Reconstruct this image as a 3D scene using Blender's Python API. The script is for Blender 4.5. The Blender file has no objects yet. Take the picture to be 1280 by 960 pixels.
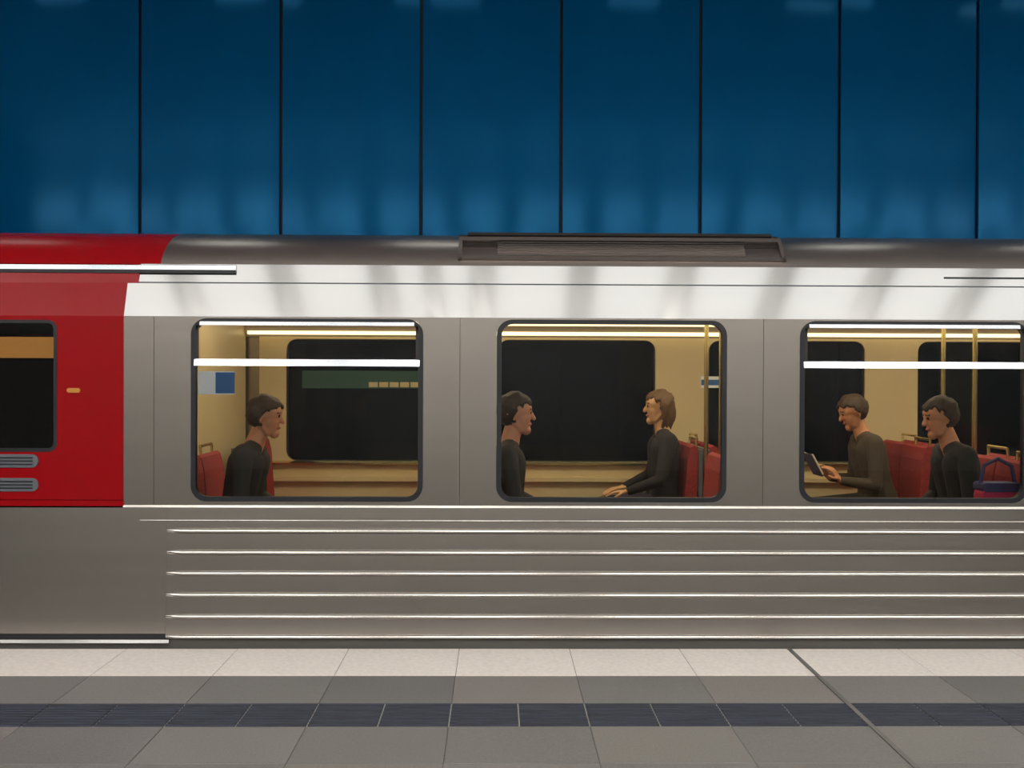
import bpy, bmesh, math, random
import numpy as np
from mathutils import Vector, Matrix

random.seed(4)
S = bpy.context.scene
COL = S.collection

# ------------------------------------------------------------------ camera
H = 1.4802
YAW, PITCH, ROLL, FOC = .0145, -.00684, .00393, 1290.0
fw = Vector((math.sin(YAW) * math.cos(PITCH), math.cos(YAW) * math.cos(PITCH), math.sin(PITCH)))
rt = Vector((math.cos(YAW), -math.sin(YAW), 0))
up = rt.cross(fw)
r2 = math.cos(ROLL) * rt + math.sin(ROLL) * up
u2 = -math.sin(ROLL) * rt + math.cos(ROLL) * up
cam_data = bpy.data.cameras.new('camera')
cam_data.sensor_width = 36
cam_data.lens = FOC * 36 / 1280
cam_data.clip_start = .05
cam = bpy.data.objects.new('camera', cam_data)
m = Matrix((r2, u2, -fw)).transposed().to_4x4()
m.translation = Vector((0, 0, H))
cam.matrix_world = m
COL.objects.link(cam)
S.camera = cam

# ------------------------------------------------------------------ world, exposure
w = bpy.data.worlds.new('world')
w.use_nodes = True
w.node_tree.nodes['Background'].inputs[0].default_value = (.02, .022, .025, 1)
w.node_tree.nodes['Background'].inputs[1].default_value = 1
S.world = w
S.view_settings.view_transform = 'Standard'
S.view_settings.look = 'None'
S.view_settings.gamma = 1
S.view_settings.exposure = 0.0
S.view_settings.use_curve_mapping = False
LUM_A, LUM_B, LUM_FILL_UP, LUM_W = 1.65, 8.6, 26.0, 4.0   # radiance of the platform light panels: wide row, other rows, uplight
CABIN = 3.0          # radiance of the light strips inside the train


# ------------------------------------------------------------------ materials
def mat(name, col, rough=.5, metal=0., emit=None, estr=0., noise=0., nscale=20., stretch=(1, 1, 1), bump=0.,
        bscale=200., coat=0., spec=.5, crough=.05, stint=None):
    mt = bpy.data.materials.new(name)
    mt.use_nodes = True
    nt = mt.node_tree
    b = nt.nodes['Principled BSDF']
    b.inputs['Base Color'].default_value = (*col, 1)
    b.inputs['Roughness'].default_value = rough
    b.inputs['Metallic'].default_value = metal
    b.inputs['Specular IOR Level'].default_value = spec
    if stint:
        b.inputs['Specular Tint'].default_value = (*stint, 1)
    b.inputs['Coat Weight'].default_value = coat
    b.inputs['Coat Roughness'].default_value = crough
    if emit:
        b.inputs['Emission Color'].default_value = (*emit, 1)
        b.inputs['Emission Strength'].default_value = estr
    if noise or bump:
        tc = nt.nodes.new('ShaderNodeTexCoord')
        oi = nt.nodes.new('ShaderNodeObjectInfo')
        ad = nt.nodes.new('ShaderNodeVectorMath')
        ad.operation = 'ADD'
        mu = nt.nodes.new('ShaderNodeVectorMath')
        mu.operation = 'SCALE'
        mu.inputs[0].default_value = (37, 17, 11)
        nt.links.new(oi.outputs['Random'], mu.inputs['Scale'])
        mp = nt.nodes.new('ShaderNodeMapping')
        mp.inputs['Scale'].default_value = stretch
        nt.links.new(tc.outputs['Object'], ad.inputs[0])
        nt.links.new(mu.outputs[0], ad.inputs[1])
        nt.links.new(ad.outputs[0], mp.inputs['Vector'])
    if noise:
        n = nt.nodes.new('ShaderNodeTexNoise')
        n.inputs['Scale'].default_value = nscale
        n.inputs['Detail'].default_value = 6
        nt.links.new(mp.outputs[0], n.inputs['Vector'])
        rp = nt.nodes.new('ShaderNodeValToRGB')
        rp.color_ramp.elements[0].position = .3
        rp.color_ramp.elements[1].position = .7
        rp.color_ramp.elements[0].color = (*[c * (1 - noise) for c in col], 1)
        rp.color_ramp.elements[1].color = (*[min(1, c * (1 + noise)) for c in col], 1)
        nt.links.new(n.outputs['Fac'], rp.inputs['Fac'])
        nt.links.new(rp.outputs['Color'], b.inputs['Base Color'])
    if bump:
        n2 = nt.nodes.new('ShaderNodeTexNoise')
        n2.inputs['Scale'].default_value = bscale
        n2.inputs['Detail'].default_value = 3
        nt.links.new(mp.outputs[0], n2.inputs['Vector'])
        bp = nt.nodes.new('ShaderNodeBump')
        bp.inputs['Strength'].default_value = bump
        bp.inputs['Distance'].default_value = .002
        nt.links.new(n2.outputs['Fac'], bp.inputs['Height'])
        nt.links.new(bp.outputs['Normal'], b.inputs['Normal'])
    return mt


def glass_mat(name, tint, rough=.01, ior=1.5):
    mt = bpy.data.materials.new(name)
    mt.use_nodes = True
    nt = mt.node_tree
    nt.nodes.remove(nt.nodes['Principled BSDF'])
    out = nt.nodes['Material Output']
    tr = nt.nodes.new('ShaderNodeBsdfTransparent')
    tr.inputs[0].default_value = (*tint, 1)
    gl = nt.nodes.new('ShaderNodeBsdfGlossy')
    gl.inputs['Roughness'].default_value = rough
    fr = nt.nodes.new('ShaderNodeFresnel')
    fr.inputs['IOR'].default_value = ior
    mx = nt.nodes.new('ShaderNodeMixShader')
    nt.links.new(fr.outputs[0], mx.inputs[0])
    nt.links.new(tr.outputs[0], mx.inputs[1])
    nt.links.new(gl.outputs[0], mx.inputs[2])
    nt.links.new(mx.outputs[0], out.inputs['Surface'])
    return mt


M = {}
M['blue'] = mat('blue_glazed_panel', (.0, .076, .205), .15, noise=.04, nscale=3, spec=.28, stint=(.10, .50, 1))
M['blue_back'] = mat('dark_joint', (.004, .006, .01), .6)
M['steel'] = mat('brushed_steel', (.42, .385, .35), .27, 1., noise=.035, nscale=3, stretch=(.15, 1, 6))
M['steel_rib'] = mat('rib_steel', (.60, .57, .53), .16, 1.)
M['steel_top'] = mat('polished_steel', (.46, .455, .445), .11, 1., noise=.02, nscale=2, stretch=(.3, 1, 3))
M['steel_roof'] = mat('roof_steel', (.46, .40, .37), .30, 1., noise=.05, nscale=2, stretch=(.3, 1, 4))
M['aluminium'] = mat('aluminium', (.62, .65, .70), .16, 1.)
M['red'] = mat('red_lacquer', (.31, .001, .004), .25, noise=.03, nscale=2, spec=.25)
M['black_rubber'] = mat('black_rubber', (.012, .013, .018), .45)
M['skirt'] = mat('dark_sill', (.15, .142, .13), .5, .3, noise=.1, nscale=4, stretch=(.2, 1, 3))
M['dark_metal'] = mat('dark_metal', (.05, .045, .042), .45, .6)
M['slat'] = mat('slat_steel', (.22, .20, .19), .4, .9)
M['vent_dark'] = mat('dark_recess', (.018, .013, .012), .7)  # near-black colour of the vent housing behind the slats
M['grey_paint'] = mat('grey_paint', (.13, .14, .16), .45)
M['glass'] = glass_mat('window_glass', (.82, .825, .81), ior=1.30)
M['glass_far'] = glass_mat('tinted_glass', (.4, .42, .40), ior=1.35)
M['beige'] = mat('beige_laminate', (.62, .51, .30), .4, noise=.04, nscale=3)
M['lining'] = mat('olive_lining', (.42, .37, .24), .45)
M['cabin_floor'] = mat('grey_vinyl', (.12, .11, .10), .5, noise=.1, nscale=30)
M['cabin_ceiling'] = mat('cream_ceiling', (.50, .44, .33), .45)
M['strip'] = mat('light_strip', (.9, .8, .6), .5, emit=(1, .80, .42), estr=CABIN)
M['cabin_fill_lamp'] = mat('cabin_fill', (.9, .85, .7), .5, emit=(1, .84, .58), estr=6.5)
M['red_fabric'] = mat('dark_red_upholstery', (.30, .030, .028), .85, noise=.25, nscale=60, bump=.3)
M['brass'] = mat('yellow_steel', (.75, .62, .30), .22, 1.)
M['white_tile'] = mat('white_granite', (.89, .825, .77), .45, noise=.08, nscale=45, bump=.1, bscale=300)
greys = [(.132, .130, .131), (.155, .150, .149), (.176, .161, .156), (.156, .149, .144), (.110, .110, .113)]
for i, g in enumerate(greys):
    M['grey%d' % i] = mat('grey_granite_%d' % i, g, .45, noise=.16, nscale=110, bump=.15, bscale=400)
M['tactile'] = mat('dark_blue_grey_tactile', (.034, .040, .058), .6, noise=.25, nscale=25, stretch=(.3, 1, 1), spec=.2)
M['grout'] = mat('pale_grout', (.40, .37, .33), .8, noise=.2, nscale=60)
M['grout_dark'] = mat('grey_mortar', (.13, .127, .122), .8)
M['joint'] = mat('grey_joint_rubber', (.11, .11, .108), .5, noise=.15, nscale=20)
M['concrete'] = mat('dark_concrete', (.10, .098, .095), .8, noise=.2, nscale=6)
M['ceiling'] = mat('white_ceiling', (.78, .78, .77), .7)
M['pale_wall'] = mat('pale_wall_cladding', (.55, .54, .52), .5, noise=.05, nscale=1.5)
M['housing'] = mat('lamp_housing', (.25, .25, .26), .5)
M['lamp'] = mat('soft_diffuser', (.9, .9, .88), .5, emit=(1, .99, .965), estr=LUM_A)
M['lamp_b'] = mat('bright_diffuser', (.9, .9, .88), .5, emit=(1, .97, .92), estr=LUM_B)
M['lamp_w'] = mat('washer_diffuser', (.9, .9, .88), .5, emit=(.93, 1, .94), estr=LUM_W)
M['fill_up'] = mat('uplight_diffuser', (.9, .9, .88), .5, emit=(1, .97, .92), estr=LUM_FILL_UP)  # emission of the added upward fill on the lamp tops
M['rail'] = mat('rail_steel', (.25, .2, .17), .4, .8)
M['sticker_blue'] = mat('blue_print', (.03, .14, .40), .4)
M['sticker_white'] = mat('white_print', (.85, .88, .95), .4)
M['teal'] = mat('teal_print', (.015, .075, .06), .4)
M['cream'] = mat('cream_print', (.55, .46, .25), .4)
M['amber'] = mat('amber_display', (.2, .09, .02), .4, emit=(1, .42, .06), estr=.30)
M['paper'] = mat('paper', (.75, .68, .45), .7)
M['magenta'] = mat('magenta_fabric', (.42, .01, .075), .7, noise=.1, nscale=50)
M['navy'] = mat('navy_fabric', (.03, .03, .12), .7)


# ------------------------------------------------------------------ mesh helpers
class MB:
    def __init__(self):
        self.v, self.f = [], []

    def add(self, vs, fs):
        o = len(self.v)
        self.v += [tuple(p) for p in vs]
        self.f += [tuple(i + o for i in f) for f in fs]
        return self

    def box(self, x0, x1, y0, y1, z0, z1):
        return self.add([(x0, y0, z0), (x1, y0, z0), (x1, y1, z0), (x0, y1, z0), (x0, y0, z1), (x1, y0, z1), (x1, y1, z1), (x0, y1, z1)],
                        [(0, 3, 2, 1), (4, 5, 6, 7), (0, 1, 5, 4), (1, 2, 6, 5), (2, 3, 7, 6), (3, 0, 4, 7)])

    def bevbox(self, x0, x1, y0, y1, z0, z1, b, axis='z'):
        """box whose top (+z) or front (-y) rim is chamfered"""
        if axis == 'z':
            vs = [(x0, y0, z0), (x1, y0, z0), (x1, y1, z0), (x0, y1, z0), (x0, y0, z1 - b), (x1, y0, z1 - b), (x1, y1, z1 - b), (x0, y1, z1 - b),
                  (x0 + b, y0 + b, z1), (x1 - b, y0 + b, z1), (x1 - b, y1 - b, z1), (x0 + b, y1 - b, z1)]
            fs = [(0, 3, 2, 1), (0, 1, 5, 4), (1, 2, 6, 5), (2, 3, 7, 6), (3, 0, 4, 7), (4, 5, 9, 8), (5, 6, 10, 9), (6, 7, 11, 10), (7, 4, 8, 11), (8, 9, 10, 11)]
        else:
            vs = [(x0, y1, z0), (x1, y1, z0), (x1, y1, z1), (x0, y1, z1), (x0, y0 + b, z0), (x1, y0 + b, z0), (x1, y0 + b, z1), (x0, y0 + b, z1),
                  (x0 + b, y0, z0 + b), (x1 - b, y0, z0 + b), (x1 - b, y0, z1 - b), (x0 + b, y0, z1 - b)]
            fs = [(0, 1, 2, 3), (0, 4, 5, 1), (1, 5, 6, 2), (2, 6, 7, 3), (3, 7, 4, 0), (4, 8, 9, 5), (5, 9, 10, 6), (6, 10, 11, 7), (7, 11, 8, 4), (8, 11, 10, 9)]
        return self.add(vs, fs)

    def prism(self, prof, x0, x1, x0b=None):
        """closed (y, z) outline swept along x"""
        n = len(prof)
        vs = [(x0, y, z) for y, z in prof] + [(x1, y, z) for y, z in prof]
        fs = [(i, (i + 1) % n, n + (i + 1) % n, n + i) for i in range(n)]
        fs += [tuple(range(n))[::-1], tuple(range(n, 2 * n))]
        return self.add(vs, fs)

    def sheet(self, prof, x0, x1, t, nx=1):
        """open (y, z) line swept along x, given thickness t to its right"""
        n = len(prof)
        off = []
        for i in range(n):
            a = Vector(prof[max(0, i - 1)]); b = Vector(prof[min(n - 1, i + 1)])
            d = (b - a).normalized()
            off.append((prof[i][0] + d.y * t, prof[i][1] - d.x * t))
        return self.prism(list(prof) + off[::-1], x0, x1)

    def ring(self, outer, inner, y0, y1):
        """flat plate between two loops of equal length in (x, z), front at y0, back at y1"""
        n = len(outer)
        vs = [(x, y0, z) for x, z in outer] + [(x, y0, z) for x, z in inner] + [(x, y1, z) for x, z in outer] + [(x, y1, z) for x, z in inner]
        fs = []
        for i in range(n):
            j = (i + 1) % n
            fs += [(i, j, n + j, n + i), (2 * n + j, 2 * n + i, 3 * n + i, 3 * n + j), (n + i, n + j, 3 * n + j, 3 * n + i), (j, i, 2 * n + i, 2 * n + j)]
        return self.add(vs, fs)

    def plate(self, loop, y0, y1):
        n = len(loop)
        vs = [(x, y0, z) for x, z in loop] + [(x, y1, z) for x, z in loop]
        fs = [tuple(range(n)), tuple(range(n, 2 * n))[::-1]] + [(j, i, n + i, n + j) for i in range(n) for j in [(i + 1) % n]]
        return self.add(vs, fs)

    def tube(self, pts, r, seg=10, cap=True):
        pts = [Vector(p) for p in pts]
        rings = []
        for i, p in enumerate(pts):
            d = (pts[min(i + 1, len(pts) - 1)] - pts[max(i - 1, 0)]).normalized()
            a = d.orthogonal().normalized() if i == 0 else (prev - d * prev.dot(d)).normalized()
            prev = a
            b = d.cross(a)
            rings.append([p + (a * math.cos(t) + b * math.sin(t)) * r for t in [2 * math.pi * k / seg for k in range(seg)]])
        vs = [q for g in rings for q in g]
        fs = [(i * seg + k, i * seg + (k + 1) % seg, (i + 1) * seg + (k + 1) % seg, (i + 1) * seg + k) for i in range(len(pts) - 1) for k in range(seg)]
        if cap:
            fs += [tuple(range(seg))[::-1], tuple(range((len(pts) - 1) * seg, len(pts) * seg))]
        return self.add(vs, fs)

    def mesh(self, name, material, smooth=False):
        me = bpy.data.meshes.new(name)
        me.from_pydata(self.v, [], self.f)
        me.update()
        bm = bmesh.new(); bm.from_mesh(me)
        bmesh.ops.recalc_face_normals(bm, faces=bm.faces)
        bm.to_mesh(me); bm.free()
        for mm in (material if isinstance(material, (list, tuple)) else [material]):
            me.materials.append(M[mm] if isinstance(mm, str) else mm)
        if smooth:
            me.polygons.foreach_set('use_smooth', [True] * len(me.polygons))
            me.set_sharp_from_angle(angle=math.radians(38))
        return me

    def build(self, name, material, parent=None, smooth=False, loc=(0, 0, 0)):
        return link(name, self.mesh(name, material, smooth), parent, loc)


def link(name, data, parent=None, loc=(0, 0, 0), rz=0):
    o = bpy.data.objects.new(name, data)
    COL.objects.link(o)
    o.location = loc
    o.rotation_euler.z = rz
    if parent:
        o.parent = parent
    return o


def tag(o, label=None, cat=None, group=None, kind=None):
    for k, v in (('label', label), ('category', cat), ('group', group), ('kind', kind)):
        if v:
            o[k] = v
    return o


def rrect(x0, x1, z0, z1, r, n=6):
    pts = []
    for cx, cz, a0 in ((x1 - r, z0 + r, -90), (x1 - r, z1 - r, 0), (x0 + r, z1 - r, 90), (x0 + r, z0 + r, 180)):
        for k in range(n + 1):
            a = math.radians(a0 + 90 * k / n)
            pts.append((cx + r * math.cos(a), cz + r * math.sin(a)))
    return pts


def rect_like(x0, x1, z0, z1, n=6):
    """rectangle loop with the same count and order of points as rrect"""
    pts = []
    for cx, cz, a0 in ((x1, z0, -90), (x1, z1, 0), (x0, z1, 90), (x0, z0, 180)):
        for k in range(n + 1):
            t = k / n
            a = math.radians(a0 + 90 * t)
            px, pz = cx, cz
            sx, sz = (x1 - x0) * .12, (z1 - z0) * .12
            if a0 == -90: px, pz = (cx - sx * max(0, 1 - 2 * t), cz + sz * max(0, 2 * t - 1))
            if a0 == 0: px, pz = (cx - sx * max(0, 2 * t - 1), cz - sz * max(0, 1 - 2 * t))
            if a0 == 90: px, pz = (cx + sx * max(0, 1 - 2 * t), cz - sz * max(0, 2 * t - 1))
            if a0 == 180: px, pz = (cx + sx * max(0, 2 * t - 1), cz + sz * max(0, 1 - 2 * t))
            pts.append((px, pz))
    return pts


# ================================================================== the setting
XL, XR = -9.0, 9.5
EDGE = 5.611                       # platform edge
WALL = 9.111                       # blue wall behind the track

# ---- platform floor and its tiles
fl = MB().box(XL, XR, -5.5, EDGE, -.9, -.035).build('floor', 'concrete')
tag(fl, 'platform floor of pale edge tiles, grey granite and dark tactile strip', kind='structure')
MB().box(XL, XR, 3.943 - 1.2, 4.362, -.036, -.003).build('mortar_bed', 'grout_dark', fl)
MB().box(XL, XR, 4.670, EDGE, -.036, -.003).build('mortar_bed', 'grout_dark', fl)
MB().box(XL, XR, 4.362, 4.670, -.036, -.003).build('mortar_bed', 'grout', fl)
T, X0 = .6, -.2
rows = [(5.100, EDGE, 'w'), (4.670, 5.100, 'a'), (3.943, 4.362, 'b'), (3.343, 3.943, 'c'), (2.743, 3.343, 'd')]
shade = {'a': {-5: 1, -4: 0, -3: 1, -2: 0, -1: 4, 0: 2, 1: 0, 2: 2, 3: 1, 4: 4, 5: 1},
         'b': {-4: 2, -3: 0, -2: 1, -1: 0, 0: 0, 1: 3, 2: 0, 3: 1, 4: 0, 5: 2},
         'c': {-3: 1, -2: 0, -1: 3, 0: 1, 1: 0, 2: 0, 3: 0}, 'd': {}}
cache = {}
for y0, y1, key in rows:
    g = .0015
    me = {}
    for k in range(-8, 9):
        mk = 'white_tile' if key == 'w' else 'grey%d' % shade[key].get(k, (k * 7 + ord(key)) % 4)
        if mk not in me:
            me[mk] = MB().bevbox(-T / 2 + g, T / 2 - g, -(y1 - y0) / 2 + .001, (y1 - y0) / 2 - .001, -.03, 0, .0012).mesh('floor_tile', mk)
        xa = X0 + (k + .5) * T
        o = link('floor_tile', me[mk], fl, (xa, (y0 + y1) / 2, random.uniform(-.0008, .0004)))
# the tactile strip: half-width tiles with raised ribs
tm = MB()
tw, td = T / 2, 4.670 - 4.362
tm.box(-tw / 2 + .003, tw / 2 - .003, -td / 2 + .001, td / 2 - .001, -.03, -.0015)
nr = 9
for i in range(nr):
    yc = -td / 2 + td * (i + .5) / nr
    tm.prism([(yc - .011, -.0025), (yc - .007, .003), (yc + .007, .003), (yc + .011, -.0025)], -tw / 2 + .0035, tw / 2 - .0035)
tme = tm.mesh('tactile_tile', 'tactile')
for k in range(-16, 18):
    link('tactile_tile', tme, fl, (X0 + (k + .5) * tw, (4.362 + 4.670) / 2, random.uniform(0, .0006)))
MB().box(X0 + 3 * T - .011, X0 + 3 * T + .011, 2.75, EDGE, -.02, .0042).build('expansion_joint', 'joint', fl)

# ---- track bed, rails
tb = tag(MB().box(XL, XR, EDGE, WALL + .3, -1.25, -1.0).build('track_bed', 'concrete'), 'dark concrete track bed below the platform edge', kind='structure')
for y in (6.255, 7.69):
    MB().prism([(y - .06, -1.0), (y + .06, -1.0), (y + .06, -.98), (y + .012, -.96), (y + .012, -.9), (y + .035, -.89), (y + .035, -.86),
                (y - .035, -.86), (y - .035, -.89), (y - .012, -.9), (y - .012, -.96), (y - .06, -.98)], XL, XR).build('rail', 'rail', tb)

# ---- blue wall of tall panels
CEIL = 5.35
wb = tag(MB().box(XL, XR, WALL + .05, WALL + .3, -1.0, CEIL).build('wall_back', 'blue_back'),
         'station wall of tall glossy blue panels with dark joints', kind='structure')
PW, PX = 1.2324, -3.1412
pm = MB()
gx, gz, D = .0125, CEIL - .02, .034
x0, x1, z0, z1 = gx, PW - gx, -.98, gz
b = .007
n = 4
prof = [(x0, D)] + [(x0 + b - b * math.cos(a), b - b * math.sin(a)) for a in [math.pi / 2 * i / n for i in range(n + 1)]]
prof = prof + [(PW - x, y) for x, y in prof[::-1]]
k = len(prof)
pm.add([(x, y, z0) for x, y in prof] + [(x, y, z1) for x, y in prof], [(i, i + 1, k + i + 1, k + i) for i in range(k - 1)] + [(k - 1, 0, k, 2 * k - 1), tuple(range(k)), tuple(range(k, 2 * k))])
pme = pm.mesh('blue_panel', 'blue', True)
for i in range(-4, 10):
    link('blue_panel', pme, wb, (PX + i * PW, WALL, 0))

# ---- ceiling, wall behind the camera
ce = tag(MB().box(XL, XR, -5.8, WALL + .3, CEIL, CEIL + .2).build('ceiling', 'ceiling'), 'grey station ceiling above platform and track', kind='structure')
wf = tag(MB().box(XL, XR, -5.8, -5.5, -.9, CEIL).build('wall_front', 'pale_wall'), 'pale clad wall on the far side of the platform', kind='structure')


# ---- platform light panels, hung in rows
def lamp_thing(x, y, z, lx, ly, lamp, label, group):
    o = link('ceiling_light', None, None, (x, y, z))
    tag(o, label, 'ceiling light', group)
    key = (lamp, round(lx, 3), round(ly, 3))
    if key not in cache:
        hx, hy = lx / 2, ly / 2
        hs = MB().ring([(-hx, -hy), (hx, -hy), (hx, hy), (-hx, hy)], [(-hx + .02, -hy + .02), (hx - .02, -hy + .02), (hx - .02, hy - .02), (-hx + .02, hy - .02)], 0, .07)
        hs.v = [(a, c, bb) for a, bb, c in hs.v]
        hs.box(-hx + .005, hx - .005, -hy + .005, hy - .005, .04, .065)
        df = MB().box(-hx + .02, hx - .02, -hy + .02, hy - .02, .012, .03)
        if lamp == 'lamp_b':      # a glowing lantern box under the housing
            df = MB().bevbox(-hx + .02, hx - .02, -hy + .02, hy - .02, -.40, .03, .015)
        ul = MB().box(-hx * .6, hx * .6, -hy * .6, hy * .6, .066, .08)  # added upward glow, unseen, to brighten the ceiling and the hall below
        rd = MB().tube([(0, 0, .08), (0, 0, CEIL - z)], .012, 6)
        cache[key] = (hs.mesh('housing', 'housing'), df.mesh('diffuser', lamp), ul.mesh('uplight', 'fill_up'), rd.mesh('suspension_rod', 'housing'))
    for nme, me in zip(('housing', 'diffuser', 'uplight', 'suspension_rod'), cache[key]):
        if nme != 'uplight' or lamp == 'lamp_b':
            link(nme, me, o)


for k in range(-4, 5):
    lamp_thing(-.55 + k * 1.9, 8.0, CEIL - .16, .7, .3, 'lamp_w', 'slim white lamp at the ceiling washing light down the blue wall', 'wall washing lamps above the track')
LP, LG = .885, .75
la = ('lamp', 'wide white light panel hung over the platform, mirrored in the upper train side', 'wide light panels in a row over the platform')
for k in range(-8, 9):
    c = LG + (k + .5) * LP
    if k == -2:
        lamp_thing(c - LP / 4 + .013, 2.93, 4.3, LP / 2 - .14, 1.25, *la)
        lamp_thing(c + LP / 4 - .013, 2.93, 4.3, LP / 2 - .14, 1.25, *la)
    else:
        lamp_thing(c, 2.93, 4.3, LP - .18, 1.25, *la)
for k in range(-3, 5):
    lamp_thing(-.49 + k * 2.41, 0.9, 4.4, 1.6, .6, 'lamp_b', 'bright white lamp mirrored as a pale glow low on the blue wall', 'bright lamps over the middle of the platform')
    lamp_thing(-.49 + k * 2.41, -2.8, 4.4, 1.1, .6, 'lamp_b', 'added unseen white lamp hanging over the far half of the platform', 'added unseen lamps over the far half of the platform')  # added row, unseen, that raises the general light on the platform

# ================================================================== the train
F = 5.67                 # outer face of the near side
B = 8.27                 # outer face of the far side
TL, TR = -5.2, 7.6
RED = -2.04
train = link('metro_train', None, None, (1.2, 6.97, -.86))
tag(train, 'ribbed stainless steel metro train with red cab end at the platform', 'train')


def P(mb, name, material, parent=train, smooth=False):
    o = mb.build(name, material, None, smooth)
    o.parent = parent
    if parent is train:
        o.location = -train.location
    return o


WPITCH, WW = 1.672, 1.27
wins = [-1.04 + i * WPITCH for i in range(5)]
WZ0, WZ1 = .768, 1.805
bay0 = wins[0] - WPITCH / 2       # left edge of first bay


def mir(prof):
    return [(F + B - y, z) for y, z in prof]


# lower body: plain panel under the cab, ribbed panel from the saloon on
LEAN = .05


def fy(z):
    """the lower side leans outwards towards the floor"""
    return F - LEAN * (.757 - z)


P(MB().prism([(fy(.075), .075), (F, .757), (F + .03, .757), (F + .03, .075)], TL, -1.8008), 'cab_lower_panel', 'steel')
P(MB().prism([(fy(.062), .062), (F, .757), (F + .03, .757), (F + .03, .062)], -1.80, TR), 'side_panel', 'steel')
P(MB().box(TL, TR, B - .03, B, .062, WZ0), 'far_side_panel', 'steel')


def bead(zc, r, x0, x1, out=.9, n=8):
    F = fy(zc)
    # rounded shoulder above, steep undercut facet below
    prof = [(F, zc - 1.35 * r), (F - 1.25 * r, zc - .45 * r)] + [(F - 1.25 * r * math.cos(a), zc - .45 * r + 1.45 * r * math.sin(a)) for a in [math.pi / 2 * i / n for i in range(1, n + 1)]]
    prof += [(F + .004, zc + r), (F + .004, zc - 1.35 * r)]
    mb = MB()
    # tapered run-out at the left end
    secs = [(x0, .05), (x0 + .03, .55), (x0 + .07, .9), (x0 + .11, 1), (x1, 1)]
    k = len(prof)
    for x, s in secs:
        mb.v += [(x, F - (F - y) * s if y < F else y, zc + (z - zc) * (.4 + .6 * s)) for y, z in prof]
    for q in range(len(secs) - 1):
        mb.f += [(q * k + i, q * k + (i + 1) % k, (q + 1) * k + (i + 1) % k, (q + 1) * k + i) for i in range(k)]
    mb.f += [tuple(range(k)), tuple(range((len(secs) - 1) * k, len(secs) * k))]
    return mb


for zc in (.633, .516, .402, .285, .168, .058):
    P(bead(zc, .0125, -1.80, TR), 'rib', 'steel_rib', smooth=True)
P(bead(.689, .004, -1.95, TR), 'seam_bead', 'steel_rib', smooth=True)
P(MB().prism([(F - .002, .757), (F - .010, .760), (F - .004, .772), (F + .02, .772), (F + .02, .757)], RED, TR), 'waist_rail', 'steel_rib')
# sill and step
P(MB().box(TL, TR, F - .018, F + .08, -.30, .058), 'sill', 'skirt')
P(MB().box(TL, TR, B - .08, B - .035, -.30, .066), 'sill', 'skirt')
P(MB().prism([(F - .045, .026), (F - .038, .043), (F + .0, .043), (F + .0, .026)], TL, -1.78), 'step_edge', 'steel_top')
P(MB().box(TL, -1.80, F - .026, F + .03, .043, .0745), 'shadow_gap', 'black_rubber')

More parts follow.
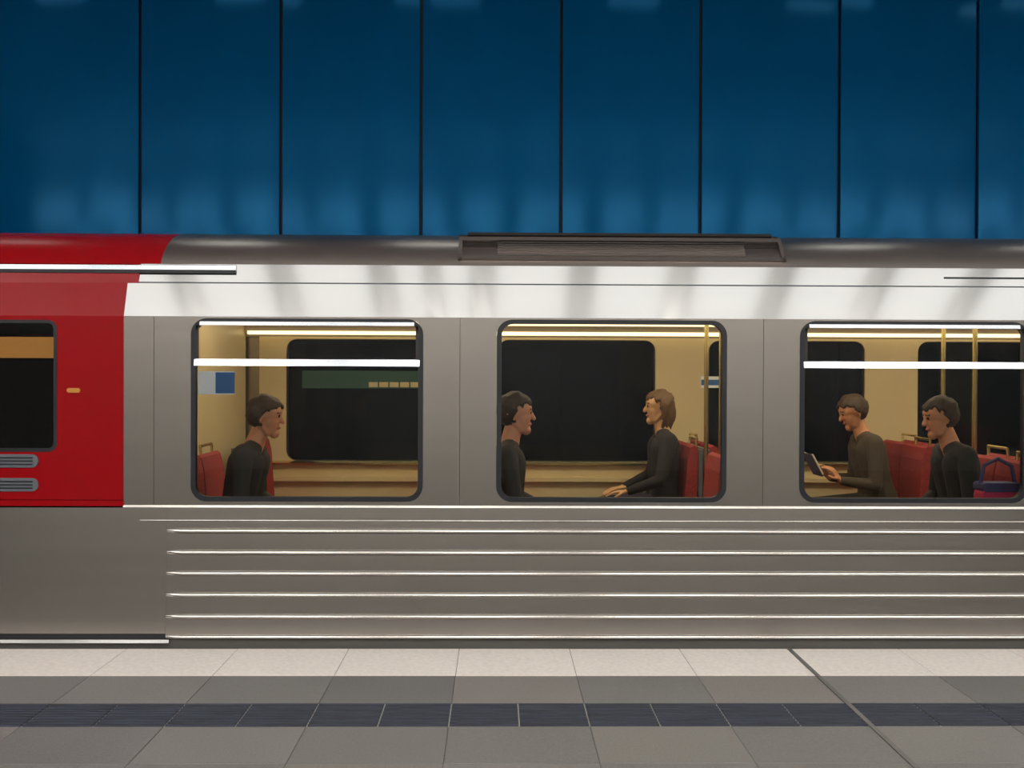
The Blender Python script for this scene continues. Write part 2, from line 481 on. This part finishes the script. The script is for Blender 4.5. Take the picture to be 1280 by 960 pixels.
# window band, one panel to each window
NC = 6
pane_m = {}
for i, xc in enumerate(wins):
    hole = rrect(xc - WW / 2, xc + WW / 2, .792, 1.795, .085, NC)
    P(MB().ring(rect_like(xc - WPITCH / 2 + .0012, xc + WPITCH / 2 - .0012, WZ0 + .002, WZ1, NC), hole, F, F + .035), 'window_panel', 'steel')
    # the same opening in the far side
    P(MB().ring(rect_like(xc - WPITCH / 2, xc + WPITCH / 2, WZ0, WZ1, NC), hole, B - .035, B), 'far_window_panel', 'steel')
    P(MB().ring(rect_like(xc - WPITCH / 2, xc + WPITCH / 2, .70, WZ1 + .0, NC), rrect(xc - WW / 2 + .01, xc + WW / 2 - .01, .81, 1.775, .085, NC), B - .095, B - .08), 'wall_lining', 'beige')
    P(MB().ring(rect_like(xc - WPITCH / 2, xc + WPITCH / 2, .70, WZ1 + .0, NC), rrect(xc - WW / 2 - .01, xc + WW / 2 + .01, .78, 1.805 - .002, .085, NC), F + .075, F + .09), 'wall_lining', 'lining')
    wd = link('window', None, None, (xc, F, .79))
    wd.parent = train
    wd.location = Vector((xc, F, .79)) - train.location
    L = Vector((-xc, -F, -.79))

    def W(mb, name, material, smooth=False):
        o = mb.build(name, material, None, smooth)
        o.parent = wd
        o.location = L
        return o
    W(MB().ring(rrect(xc - WW / 2 + .001, xc + WW / 2 - .001, .793, 1.794, .084, NC), rrect(xc - WW / 2 + .028, xc + WW / 2 - .028, .818, 1.772, .065, NC), F - .004, F + .03), 'gasket', 'black_rubber')
    W(MB().plate(rrect(xc - WW / 2 + .028, xc + WW / 2 - .028, .818, 1.772, .065, NC), F + .010, F + .016), 'pane', 'glass')
    if i % 2 == 0:
        xa, xb = xc - WW / 2 + .03, xc + WW / 2 - .03
        W(MB().prism([(F - .014, 1.536), (F - .0035, 1.572), (F + .009, 1.572), (F + .009, 1.536)], xa - .01, xb + .01), 'sash_bar', 'aluminium')
        W(MB().prism([(F - .012, 1.757), (F - .006, 1.777), (F + .009, 1.777), (F + .009, 1.757)], xa + .02, xb - .02), 'sash_bar', 'aluminium')
        W(MB().box(xa - .002, xa + .012, F - .004, F + .009, 1.572, 1.757), 'sash_side', 'dark_metal')
        W(MB().box(xb - .012, xb + .002, F - .004, F + .009, 1.572, 1.757), 'sash_side', 'dark_metal')
    fw_ = link('far_window', None, None, (xc, B, .79))
    fw_.parent = train
    fw_.location = Vector((xc, B, .79)) - train.location
    o = MB().plate(rrect(xc - WW / 2 + .001, xc + WW / 2 - .001, .793, 1.794, .084, NC), B - .02, B - .014).build('pane', 'glass_far', fw_, loc=(-xc, -B, -.79))
    o = MB().ring(rrect(xc - WW / 2 - .002, xc + WW / 2 + .002, .79, 1.797, .085, NC), rrect(xc - WW / 2 + .02, xc + WW / 2 - .02, .815, 1.77, .065, NC), B - .08, B - .04).build('frame', 'dark_metal', fw_, loc=(-xc, -B, -.79))
# pillar between the cab and the first window
P(MB().box(RED, bay0 - .0012, F, F + .035, WZ0 + .002, WZ1), 'pillar_panel', 'steel')
P(MB().box(TL, bay0, B - .035, B, WZ0, WZ1), 'far_window_panel', 'steel')

# cantrail and roof
can = [(F, WZ1), (F + .0595, 1.990)]
can2 = [(F + .0620, 1.998), (F + .095, 2.100)]
P(MB().sheet(can, RED, TR, .02), 'cantrail_panel', 'steel_top')
P(MB().sheet(can2, RED + .06, TR, .02), 'cantrail_panel', 'steel_top')
P(MB().sheet([(F + .0655, 1.984), (F + .0675, 2.002)], RED, TR, .012), 'seam', 'grey_paint')
P(MB().sheet(mir(can + can2)[::-1], TL, TR, .02), 'far_cantrail_panel', 'steel_top')
roof = [(F + .095, 2.101), (F + .108, 2.125), (F + .14, 2.165), (F + .20, 2.215), (F + .30, 2.272), (F + .45, 2.315), (F + .70, 2.348), (F + 1.3, 2.372)]
full = roof + mir(roof)[::-1][1:]
RX = -1.87
P(MB().sheet(full, RX, TR, .02), 'roof', 'steel_roof', smooth=True)
P(MB().sheet(full, TL, RX - .001, .02), 'cab_roof', 'red', smooth=True)
# gutter lips
P(MB().prism([(F + .072, 2.066), (F + .078, 2.092), (F + .1, 2.098), (F + .1, 2.066)], TL, -1.45), 'gutter_lip', 'aluminium')
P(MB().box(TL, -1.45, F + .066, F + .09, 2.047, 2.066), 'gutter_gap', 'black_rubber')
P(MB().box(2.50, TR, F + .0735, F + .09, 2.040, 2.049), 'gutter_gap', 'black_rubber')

# roof ventilation unit
VX0, VX1 = -.22, 1.62
ve = link('roof_vent', None, None, (.7, F + .3, 2.2))
ve.parent = train
ve.location = Vector((.7, F + .3, 2.2)) - train.location


def V(mb, name, material):
    o = mb.build(name, material, None)
    o.parent = ve
    o.location = Vector((-.7, -F - .3, -2.2))
    return o


def vfront(t, d):
    """point on the sloping front of the vent, t up the slope, d outwards"""
    a, bb = Vector((F + .105, 2.135)), Vector((F + .235, 2.285))
    nrm = Vector((-(bb - a).y, (bb - a).x)).normalized()
    q = a + (bb - a) * t + nrm * d
    return (q.x, q.y)


V(MB().prism([vfront(0, -.02), vfront(1, -.02), (F + .30, 2.300), (F + .9, 2.335), (F + .9, 2.30), (F + .3, 2.2)], VX0, VX1), 'housing', 'vent_dark')
V(MB().prism([vfront(0, -.02), vfront(0, .004), vfront(.13, .004), vfront(.13, -.02)], VX0, VX1), 'frame_rail', 'steel_roof')
V(MB().prism([vfront(.80, -.02), vfront(.80, .004), vfront(.95, .004), vfront(.95, -.02)], VX0, VX1), 'frame_rail', 'steel_roof')
V(MB().prism([vfront(1.0, -.02), vfront(1.0, .008), vfront(1.1, .01), (F + .9, 2.352), (F + .9, 2.334)], VX0 + .05, VX1 - .05), 'cover_plate', 'dark_metal')
for xx in (VX0, VX1 - .02):
    V(MB().prism([vfront(0, -.02), vfront(0, .004), vfront(.95, .004), vfront(.95, -.02)], xx, xx + .02), 'frame_post', 'steel_roof')
for i in range(7):
    t = .18 + .64 * i / 7
    V(MB().prism([vfront(t, -.018), vfront(t - .012, .002), vfront(t + .012, .003), vfront(t + .03, -.016)], VX0 + .22, VX1 - .22), 'slat', 'slat')

# red cab end
P(MB().sheet(can, TL, RED - .001, .02), 'cab_cantrail', 'red')
P(MB().sheet([(F + .0595, 1.990), (F + .072, 2.047)], TL, RED + .06, .02), 'cab_cantrail', 'red')
CW0, CW1 = -2.95, -2.40
P(MB().ring(rect_like(TL + 1.9, RED - .001, WZ0 + .032, WZ1, NC), rrect(CW0, CW1, .80 + .26, 1.782, .05, NC), F - .002, F + .035), 'cab_panel', 'red')
P(MB().box(TL, TL + 1.9, F - .002, F + .035, WZ0 + .032, WZ1), 'cab_panel', 'red')
P(MB().box(TL, RED + .002, F - .006, F + .03, WZ0 - .002, WZ0 + .029), 'cab_waist_band', 'red')
cw = link('cab_window', None, None, (-2.6, F, 1.3))
cw.parent = train
cw.location = Vector((-2.6, F, 1.3)) - train.location
for mb, nme, mt in ((MB().ring(rrect(CW0 + .001, CW1 - .001, 1.061, 1.781, .05, NC), rrect(CW0 + .02, CW1 - .02, 1.08, 1.765, .035, NC), F - .003, F + .03), 'gasket', 'black_rubber'),
                    (MB().plate(rrect(CW0 + .02, CW1 - .02, 1.08, 1.765, .035, NC), F + .010, F + .016), 'pane', 'glass'),
                    (MB().box(CW0 + .03, CW1 - .03, F + .05, F + .10, 1.575, 1.69), 'display', 'amber')):
    o = mb.build(nme, mt, None)
    o.parent = cw
    o.location = (2.6, -F, -1.3)
# vent slots below the cab window, marker lamp
for zc in (1.012, .882):
    P(MB().plate(rrect(-3.2, -2.50, zc - .036, zc + .036, .034, 5), F - .010, F + .01), 'vent_slot', 'grey_paint')
    for dz in (-.018, 0, .018):
        P(MB().box(-3.17, -2.53, F - .014, F - .008, zc + dz - .003, zc + dz + .003), 'louvre', 'black_rubber')
P(MB().plate(rrect(-2.345, -2.275, 1.385, 1.41, .012, 5), F - .012, F + .01), 'marker_lamp', 'amber')

# ends, underframe, wheels
endp = [(F + .02, .062), (F + .02, WZ1), (F + .10, 2.10), (F + .45, 2.30), (F + 1.3, 2.36)]
endp = endp + mir(endp)[::-1][1:]
P(MB().prism(endp, TR - .02, TR), 'end_wall', 'steel')
P(MB().prism(endp, TL, TL + .02), 'cab_front', 'red')
P(MB().box(TL, TR, F + .085, B - .085, -.28, -.06), 'underframe', 'dark_metal')
for bx in (-3.2, 5.4):
    bg = MB().box(bx - 1.25, bx + 1.25, 6.40, 6.50, -.55, -.40).box(bx - 1.25, bx + 1.25, 7.44, 7.54, -.55, -.40).box(bx - .15, bx + .15, 6.40, 7.54, -.5, -.28)
    P(bg, 'bogie_frame', 'dark_metal')
    for ax in (bx - .95, bx + .95):
        for wy in (6.22, 7.645):
            P(MB().tube([(ax, wy, -.44), (ax, wy + .11, -.44)], .42, 24), 'wheel', 'rail')
        P(MB().tube([(ax, 6.3, -.44), (ax, 7.7, -.44)], .07, 10), 'axle', 'rail')

# ---- saloon
P(MB().box(RED, TR - .02, F + .09, B - .09, -.06, 0), 'saloon_floor', 'cabin_floor')
P(MB().box(RED + .06, TR - .02, B - .11, B - .082, .0, .70), 'lower_lining', 'beige')
P(MB().box(RED + .06, TR - .02, F + .076, F + .10, .0, .70), 'lower_lining', 'lining')
P(MB().box(RED + .06, TR - .02, B - .155, B - .10, .655, .685), 'sill_ledge', 'beige')
P(MB().prism([(B - .135, .798), (B - .095, .812), (B - .095, .775), (B - .135, .785)], RED + .06, TR - .02), 'sill_ledge', 'brass')
P(MB().box(RED + .06, TR - .02, F + .30, B - .36, 2.04, 2.06), 'saloon_ceiling', 'cabin_ceiling')
P(MB().sheet([(B - .36, 2.05), (B - .085, 1.80)], RED + .06, TR - .02, .012), 'ceiling_cove', 'cabin_ceiling')
P(MB().sheet([(F + .092, 1.80), (F + .30, 2.05)], RED + .06, TR - .02, .012), 'ceiling_cove', 'cabin_ceiling')
P(MB().prism([(B - .145, 1.812), (B - .10, 1.806), (B - .10, 1.84), (B - .14, 1.848)], RED + .08, TR - .04), 'light_strip', 'strip')
P(MB().prism([(B - .235, 1.905), (B - .195, 1.88), (B - .185, 1.90), (B - .225, 1.925)], RED + .08, TR - .04), 'light_strip', 'strip')
P(MB().prism([(F + .16, 1.86), (F + .20, 1.91), (F + .23, 1.90), (F + .19, 1.85)], RED + .08, TR - .04), 'light_strip', 'strip')
P(MB().box(RED + .3, TR - .3, 6.72, 7.22, 2.02, 2.038), 'ceiling_lamp', 'cabin_fill_lamp')  # added lamp above the sight line to brighten the saloon
P(MB().box(RED + .02, RED + .055, F + .09, B - .09, 0, 2.05), 'cab_partition', 'beige')

# seats: upholstered benches back to back at every pillar
pill = [wins[0] - WPITCH / 2 + i * WPITCH for i in range(6)]


def bench(xp, dr, ya, yb):
    o = link('bench_seat', None, None, (xp, (ya + yb) / 2, 0))
    o.parent = train
    o.location = Vector((xp, (ya + yb) / 2, 0)) - train.location
    hw = (yb - ya) / 2
    key = ('bench', round(hw, 3))
    if key not in cache:
        c1 = MB().prism([(-hw + .01, 0), (hw - .01, 0), (hw - .01, .07), (hw - .03, .09), (-hw + .03, .09), (-hw + .01, .07)], .07, .50)
        c1.v = [(x, y, z + .37) for x, y, z in c1.v]
        bk = MB()
        for s in (-1, 1):
            pts = [(.055, .45), (.145, .45), (.135, .62), (.115, .90), (.095, .985), (.07, 1.0), (.045, .985), (.04, .9)]
            n = len(pts)
            y0, y1 = (.008, hw - .012) if s > 0 else (-hw + .012, -.008)
            bk.add([(x, y0, z) for x, z in pts] + [(x, y1, z) for x, z in pts], [(i, (i + 1) % n, n + (i + 1) % n, n + i) for i in range(n)] + [tuple(range(n)), tuple(range(n, 2 * n))])
        sh = MB().box(.012, .04, -hw, hw, .30, .97).box(.05, .45, -.03, .03, .0, .37)
        gh = MB().tube([(.05, hw - .05, .98), (.045, hw - .05, 1.045), (.045, hw - .30, 1.045), (.05, hw - .30, .98)], .010, 8)
        cache[key] = [c1.mesh('cushion', 'red_fabric'), bk.mesh('backrest', 'red_fabric'), sh.mesh('seat_shell', 'grey_paint'), gh.mesh('grab_handle', 'brass', True)]
    for nme, me in zip(('cushion', 'backrest', 'seat_shell', 'grab_handle'), cache[key]):
        link(nme, me, o)
    if dr < 0:
        o.rotation_euler.z = math.pi


for i, xp in enumerate(pill):
    for dr in (1, -1):
        if (i == 0 and dr < 0) or (i == 5 and dr > 0):
            continue
        bench(xp, dr, F + .115, F + 1.02)
        bench(xp, dr, B - 1.00, B - .165)
# grab poles and roof rails
for i in (1, 2, 3, 4):
    P(MB().tube([(pill[i] + .0, 6.74, 0), (pill[i] + .0, 6.74, 2.04)], .016, 10), 'grab_pole', 'brass', smooth=True)
    P(MB().tube([(pill[i] + .0, 7.22, 0), (pill[i] + .0, 7.22, 2.04)], .016, 10), 'grab_pole', 'brass', smooth=True)
# prints on the glass and the far wall
P(MB().box(-1.640, -1.545, F + .0165, F + .019, 1.378, 1.505), 'notice', 'sticker_white')
P(MB().box(-1.545, -1.440, F + .0165, F + .019, 1.384, 1.499), 'notice', 'sticker_blue')
P(MB().box(-1.545, -1.440, F + .0165, F + .019, 1.378, 1.384).box(-1.545, -1.440, F + .0165, F + .019, 1.499, 1.505), 'notice_edge', 'sticker_white')
P(MB().box(-1.55, -.52, B - .040, B - .034, 1.385, 1.525), 'route_strip', 'teal')
for k in range(6):
    P(MB().box(-1.02 + k * .083, -1.02 + k * .083 + .07, B - .043, B - .040, 1.395, 1.435), 'route_label', 'cream')
P(MB().box(1.62, 1.86, B - .103, B - .0955, 1.40, 1.49), 'notice', 'sticker_white')
P(MB().box(1.62, 1.86, B - .1035, B - .103, 1.42, 1.465), 'notice', 'sticker_blue')


# ================================================================== people
def person(name, label, loc, facing, shirt, trousers, skin, hair, lean=0., tilt=0., hands='lap', long_hair=False, bald=False):
    mats = []
    for nm, c, r in (('skin', skin, .5), ('shirt', shirt, .85), ('trousers', trousers, .85), ('hair', hair, .7), ('eye', (.02, .015, .012), .2), ('lips', (skin[0] * .75, skin[1] * .5, skin[2] * .5), .5), ('shoe', (.02, .018, .016), .5)):
        mats.append(mat(name + '_' + nm, c, r, noise=.08, nscale=30))
    SK, SH, TRO, HA, EY, LI, SHO = range(7)
    caps = []

    def c(p0, p1, ra, rb, mi):
        caps.append((Vector(p0), Vector(p1), ra, rb, mi))
    ca, sa = math.cos(lean), math.sin(lean)

    def up_(x, y, z):            # lean of the upper body about the hips
        dx, dz = x, (z - .55) * 1.05
        return Vector((dx * ca + dz * sa, y, .55 - dx * sa + dz * ca))
    for s in (-1, 1):
        c((0, s * .075, .565), up_(.0, s * .07, .74), .115, .098, SH)
        c(up_(.0, s * .07, .74), up_(-.005, s * .085, .95), .098, .108, SH)
        c(up_(-.01, s * .10, .985), up_(-.012, s * .165, 1.005), .088, .062, SH)
        c(up_(0, s * .03, 1.03), up_(-.01, s * .14, 1.015), .06, .055, SH)
        c((.02, s * .085, .555), (.44, s * .105, .535), .092, .066, TRO)
        c((.44, s * .105, .535), (.42, s * .105, .30), .062, .056, TRO)
        c((.42, s * .105, .30), (.40, s * .105, .09), .056, .042, TRO)
        c((.39, s * .105, .055), (.56, s * .12, .042), .044, .036, SHO)
    # neck and head
    c(up_(-.005, 0, 1.03), up_(.015, 0, 1.14), .060, .053, SK)
    hc = up_(.03, 0, 1.218)
    rot = Matrix.Rotation(tilt + lean * .4, 3, 'Y')

    def hd(x, y, z):
        return hc + rot @ Vector((x, y, z))
    for s in (-1, 1):
        c(hd(-.025, s * .016, .03), hd(.03, s * .014, .04), .073, .064, SK)
        c(hd(.035, s * .018, -.01), hd(.035, s * .014, -.06), .052, .040, SK)      # cheeks, jaw
        c(hd(-.01, s * .038, -.03), hd(.03, s * .03, -.075), .030, .026, SK)
        c(hd(-.008, s * .080, .012), hd(-.012, s * .079, -.020), .014, .010, SK)    # ears
        c(hd(.085, s * .030, .022), hd(.085, s * .032, .022), .0085, .0085, EY)
        c(hd(.088, s * .016, .042), hd(.080, s * .048, .041), .0065, .005, HA)
    c(hd(.088, 0, .022), hd(.106, 0, -.014), .010, .014, SK)                          # nose
    c(hd(.090, -.016, -.048), hd(.090, .016, -.048), .0068, .0068, LI)
    c(hd(.066, 0, -.085), hd(.062, 0, -.09), .027, .027, SK)                          # chin
    c(hd(.034, 0, .052), hd(-.03, 0, .06), .056, .064, SK)

    # arms and hands
    def hand(wr, d, nrm, s, curl):
        d = d.normalized(); nrm = (nrm - d * nrm.dot(d)).normalized(); side = d.cross(nrm) * s
        for q in (-.026, -.009, .009, .026):
            c(wr + side * q * .7, wr + d * .085 + side * q, .014, .0125, SK)
        for q, ln in ((-.031, .062), (-.011, .078), (.010, .084), (.030, .074)):
            p = wr + d * .088 + side * q
            dd = d.copy()
            for seg in range(3):
                dd = (Matrix.Rotation(curl, 3, d.cross(nrm)) @ dd).normalized()
                e = p + dd * ln * (.45, .32, .26)[seg]
                c(p, e, .0098 - seg * .0008, .009 - seg * .0008, SK)
                p = e
        p = wr + d * .025 + side * .030
        e = p + (d * .6 + side * .7 + nrm * .35).normalized() * .045
        c(p, e, .013, .011, SK)
        c(e, e + (d * .9 + side * .15 + nrm * .4).normalized() * .032, .0105, .009, SK)
    for s in (-1, 1):
        sh = up_(-.012, s * .175, 1.0)
        if hands == 'read':
            el = up_(.07, s * .235, .735); wr = Vector((.30 + .12 * sa, s * .125, .745))
        elif hands == 'chin' and s < 0:
            el = up_(.16, s * .20, .74); wr = Vector((.24 + .2 * sa, s * .08, .93))
        else:
            el = up_(.05, s * .245, .745); wr = Vector((.27, s * .13, .665))
        c(sh, sh.lerp(el, .5), .060, .052, SH)
        c(sh.lerp(el, .5), el, .052, .046, SH)
        c(el, el.lerp(wr, .92), .046, .033, SH)
        c(el.lerp(wr, .85), wr, .026, .024, SK)
        if hands == 'read':
            hand(wr, Vector((.55, -s * .15, .75)), Vector((.75, 0, -.55)) * 1 + Vector((0, -s * .5, 0)), s, .35)
        elif hands == 'chin' and s < 0:
            hand(wr, Vector((-.25, -s * .25, 1)), Vector((-1, 0, -.2)), s, .45)
        else:
            hand(wr, Vector((1, -s * .35, -.12)), Vector((0, 0, -1)), s, .22)
    # one continuous skin over the whole figure
    me = bpy.data.meshes.new('tmp')
    tv, tf = [], []
    for p0, p1, ra, rb, mi in caps:
        # a round-ended tapered limb piece: rings from pole to pole
        d = p1 - p0
        ln = d.length
        ax = d / ln if ln > 1e-4 else Vector((0, 0, 1))
        e1 = ax.orthogonal().normalized(); e2 = ax.cross(e1)
        seg, nr_ = (16, 6) if max(ra, rb) > .02 else (10, 4)
        sn = (ra - rb) / ln if ln > abs(ra - rb) + 1e-4 else 0
        a0 = math.asin(max(-.95, min(.95, sn)))
        prof_ = [(p0, ra, -math.pi / 2 + (a0 + math.pi / 2) * i / nr_) for i in range(nr_ + 1)] + [(p1, rb, a0 + (math.pi / 2 - a0) * i / nr_) for i in range(nr_ + 1)]
        o0 = len(tv)
        for cc, rr, an in prof_:
            r_ = max(rr * math.cos(an), rr * .02)
            for q in range(seg):
                th = 2 * math.pi * q / seg
                tv.append(cc + ax * rr * math.sin(an) + (e1 * math.cos(th) + e2 * math.sin(th)) * r_)
        nn = len(prof_)
        for i in range(nn - 1):
            for q in range(seg):
                tf.append((o0 + i * seg + q, o0 + i * seg + (q + 1) % seg, o0 + (i + 1) * seg + (q + 1) % seg, o0 + (i + 1) * seg + q))
        tf.append(tuple(o0 + q for q in range(seg))[::-1])
        tf.append(tuple(o0 + (nn - 1) * seg + q for q in range(seg)))
    me.from_pydata(tv, [], tf)
    me.update()
    tmp = bpy.data.objects.new('tmp', me)
    COL.objects.link(tmp)
    md = tmp.modifiers.new('r', 'REMESH'); md.mode = 'VOXEL'; md.voxel_size = .0065
    sm = tmp.modifiers.new('s', 'SMOOTH'); sm.iterations = 3; sm.factor = .5
    dg = bpy.context.evaluated_depsgraph_get()
    res = bpy.data.meshes.new_from_object(tmp.evaluated_get(dg))
    bpy.data.objects.remove(tmp)
    res.name = name
    res.materials.clear()
    for mm in mats:
        res.materials.append(mm)
    nf = len(res.polygons)
    cen = np.zeros(nf * 3); res.polygons.foreach_get('center', cen); cen = cen.reshape(-1, 3)
    best = np.full(nf, 1e9); idx = np.zeros(nf, int)
    for p0, p1, ra, rb, mi in caps:
        a = np.array(p0); d = np.array(p1) - a; L2 = max(d @ d, 1e-12)
        t = np.clip(((cen - a) @ d) / L2, 0, 1)
        dist = np.linalg.norm(cen - a - t[:, None] * d, axis=1) - (ra + (rb - ra) * t)
        if mi in (EY, LI, HA): dist -= .002
        k = dist < best
        best[k] = dist[k]; idx[k] = mi
    res.polygons.foreach_set('material_index', idx.tolist())
    res.polygons.foreach_set('use_smooth', [True] * nf)
    o = link(name, res, None, loc, 0 if facing > 0 else math.pi)
    tag(o, label, 'person', 'seated passengers')
    # hair shell over the skull
    if not bald:
        hb = bmesh.new()
        style = 6.28 * random.random()
        bmesh.ops.create_icosphere(hb, subdivisions=4, radius=1)
        for v in hb.verts:
            x, y, z = v.co
            th = math.atan2(y, x + .2)
            j = .0035 * math.sin(31 * th + 4 * z) + .003 * math.sin(13 * th - 9 * z + style) + .004 * math.cos(7 * x + 5 * z + style)
            v.co = Vector((x * (.112 + j) - .006, y * (.099 + j), z * (.108 + j) + .036))
        low_ = -.11 if long_hair else -.062
        kill = [v for v in hb.verts if (v.co.x > .05 and v.co.z < .070 + .010 * math.sin(70 * v.co.y + style)) or (v.co.x > -.002 + .006 * math.sin(90 * v.co.z) and v.co.z < .012 and not long_hair) or v.co.z < low_ or (v.co.x > .012 and v.co.z < .05)]
        bmesh.ops.delete(hb, geom=kill, context='VERTS')
        if long_hair:
            for v in hb.verts:
                if v.co.z < .0:
                    v.co.z = v.co.z * 2.6
                    v.co.x -= .012
        bmesh.ops.solidify(hb, geom=hb.faces[:], thickness=.012)
        for v in hb.verts:
            v.co = hc + rot @ v.co
        hm = bpy.data.meshes.new('hair')
        hb.to_mesh(hm); hb.free()
        hm.materials.append(mats[HA])
        hm.polygons.foreach_set('use_smooth', [True] * len(hm.polygons))
        link('hair', hm, o)
    return o


brown = (.05, .028, .016)
person('person', 'seated passenger in dark jacket with brown hair behind leftmost train window', (-1.56, 6.16, -.0), 1, (.018, .016, .015), (.02, .02, .025), (.60, .27, .14), brown, lean=.22)
person('person', 'seated passenger in charcoal coat against left edge of middle train window', (.05, 6.16, 0), 1, (.03, .028, .03), (.02, .02, .03), (.64, .31, .20), (.03, .02, .015), lean=.05)
person('person', 'seated passenger with light brown hair in black top by the red seat', (1.21, 7.50, 0), -1, (.015, .014, .016), (.03, .025, .05), (.58, .33, .17), (.12, .065, .03), lean=.0, long_hair=True)
person('person', 'seated passenger leaning forward over an open book in rightmost train window', (2.80, 7.50, 0), -1, (.06, .045, .03), (.03, .025, .02), (.58, .27, .14), brown, lean=.24, tilt=.25, hands='read')
person('person', 'seated passenger in bulky black coat at right edge of the train', (2.88, 6.27, 0), -1, (.010, .010, .011), (.015, .015, .018), (.60, .27, .14), (.035, .02, .012), lean=.20, tilt=.1)

# open book in the reader's hands
bk = link('book', None, None, (2.36, 7.50, .78))
tag(bk, 'open book with pale pages held up by the leaning passenger', 'book')
for s in (-1, 1):
    pg = MB().add([(0, 0, 0), (0, s * .11, .012), (0, s * .11, .175), (0, 0, .165), (-.014, 0, 0), (-.010, s * .11, .012), (-.010, s * .11, .175), (-.014, 0, .165)],
                  [(0, 1, 2, 3), (4, 5, 6, 7), (0, 1, 5, 4), (1, 2, 6, 5), (2, 3, 7, 6), (3, 0, 4, 7)])
    link('page_block', pg.mesh('page_block', 'paper'), bk)
link('cover', MB().box(-.018, -.0142, -.115, .115, -.003, .18).mesh('cover', 'navy'), bk)
bk.rotation_euler.y = math.radians(-28)

# magenta bag beside the passenger in black
bg = link('shoulder_bag', None, None, (2.87, 5.90, .461))
tag(bg, 'magenta and navy bag standing on the seat beside black coated passenger', 'bag')
bm_ = MB().plate(rrect(-.10, .12, 0, .40, .05, 5), -.07, .05)
link('body', bm_.mesh('body', 'magenta'), bg)
link('flap', MB().plate(rrect(-.103, .123, .375, .425, .02, 4), -.075, .055).mesh('flap', 'navy'), bg)
link('strap', MB().tube([(-.09, -.01, .41), (-.07, -.01, .52), (.01, -.01, .56), (.09, -.01, .52), (.11, -.01, .41)], .012, 8).mesh('strap', 'navy', True), bg)
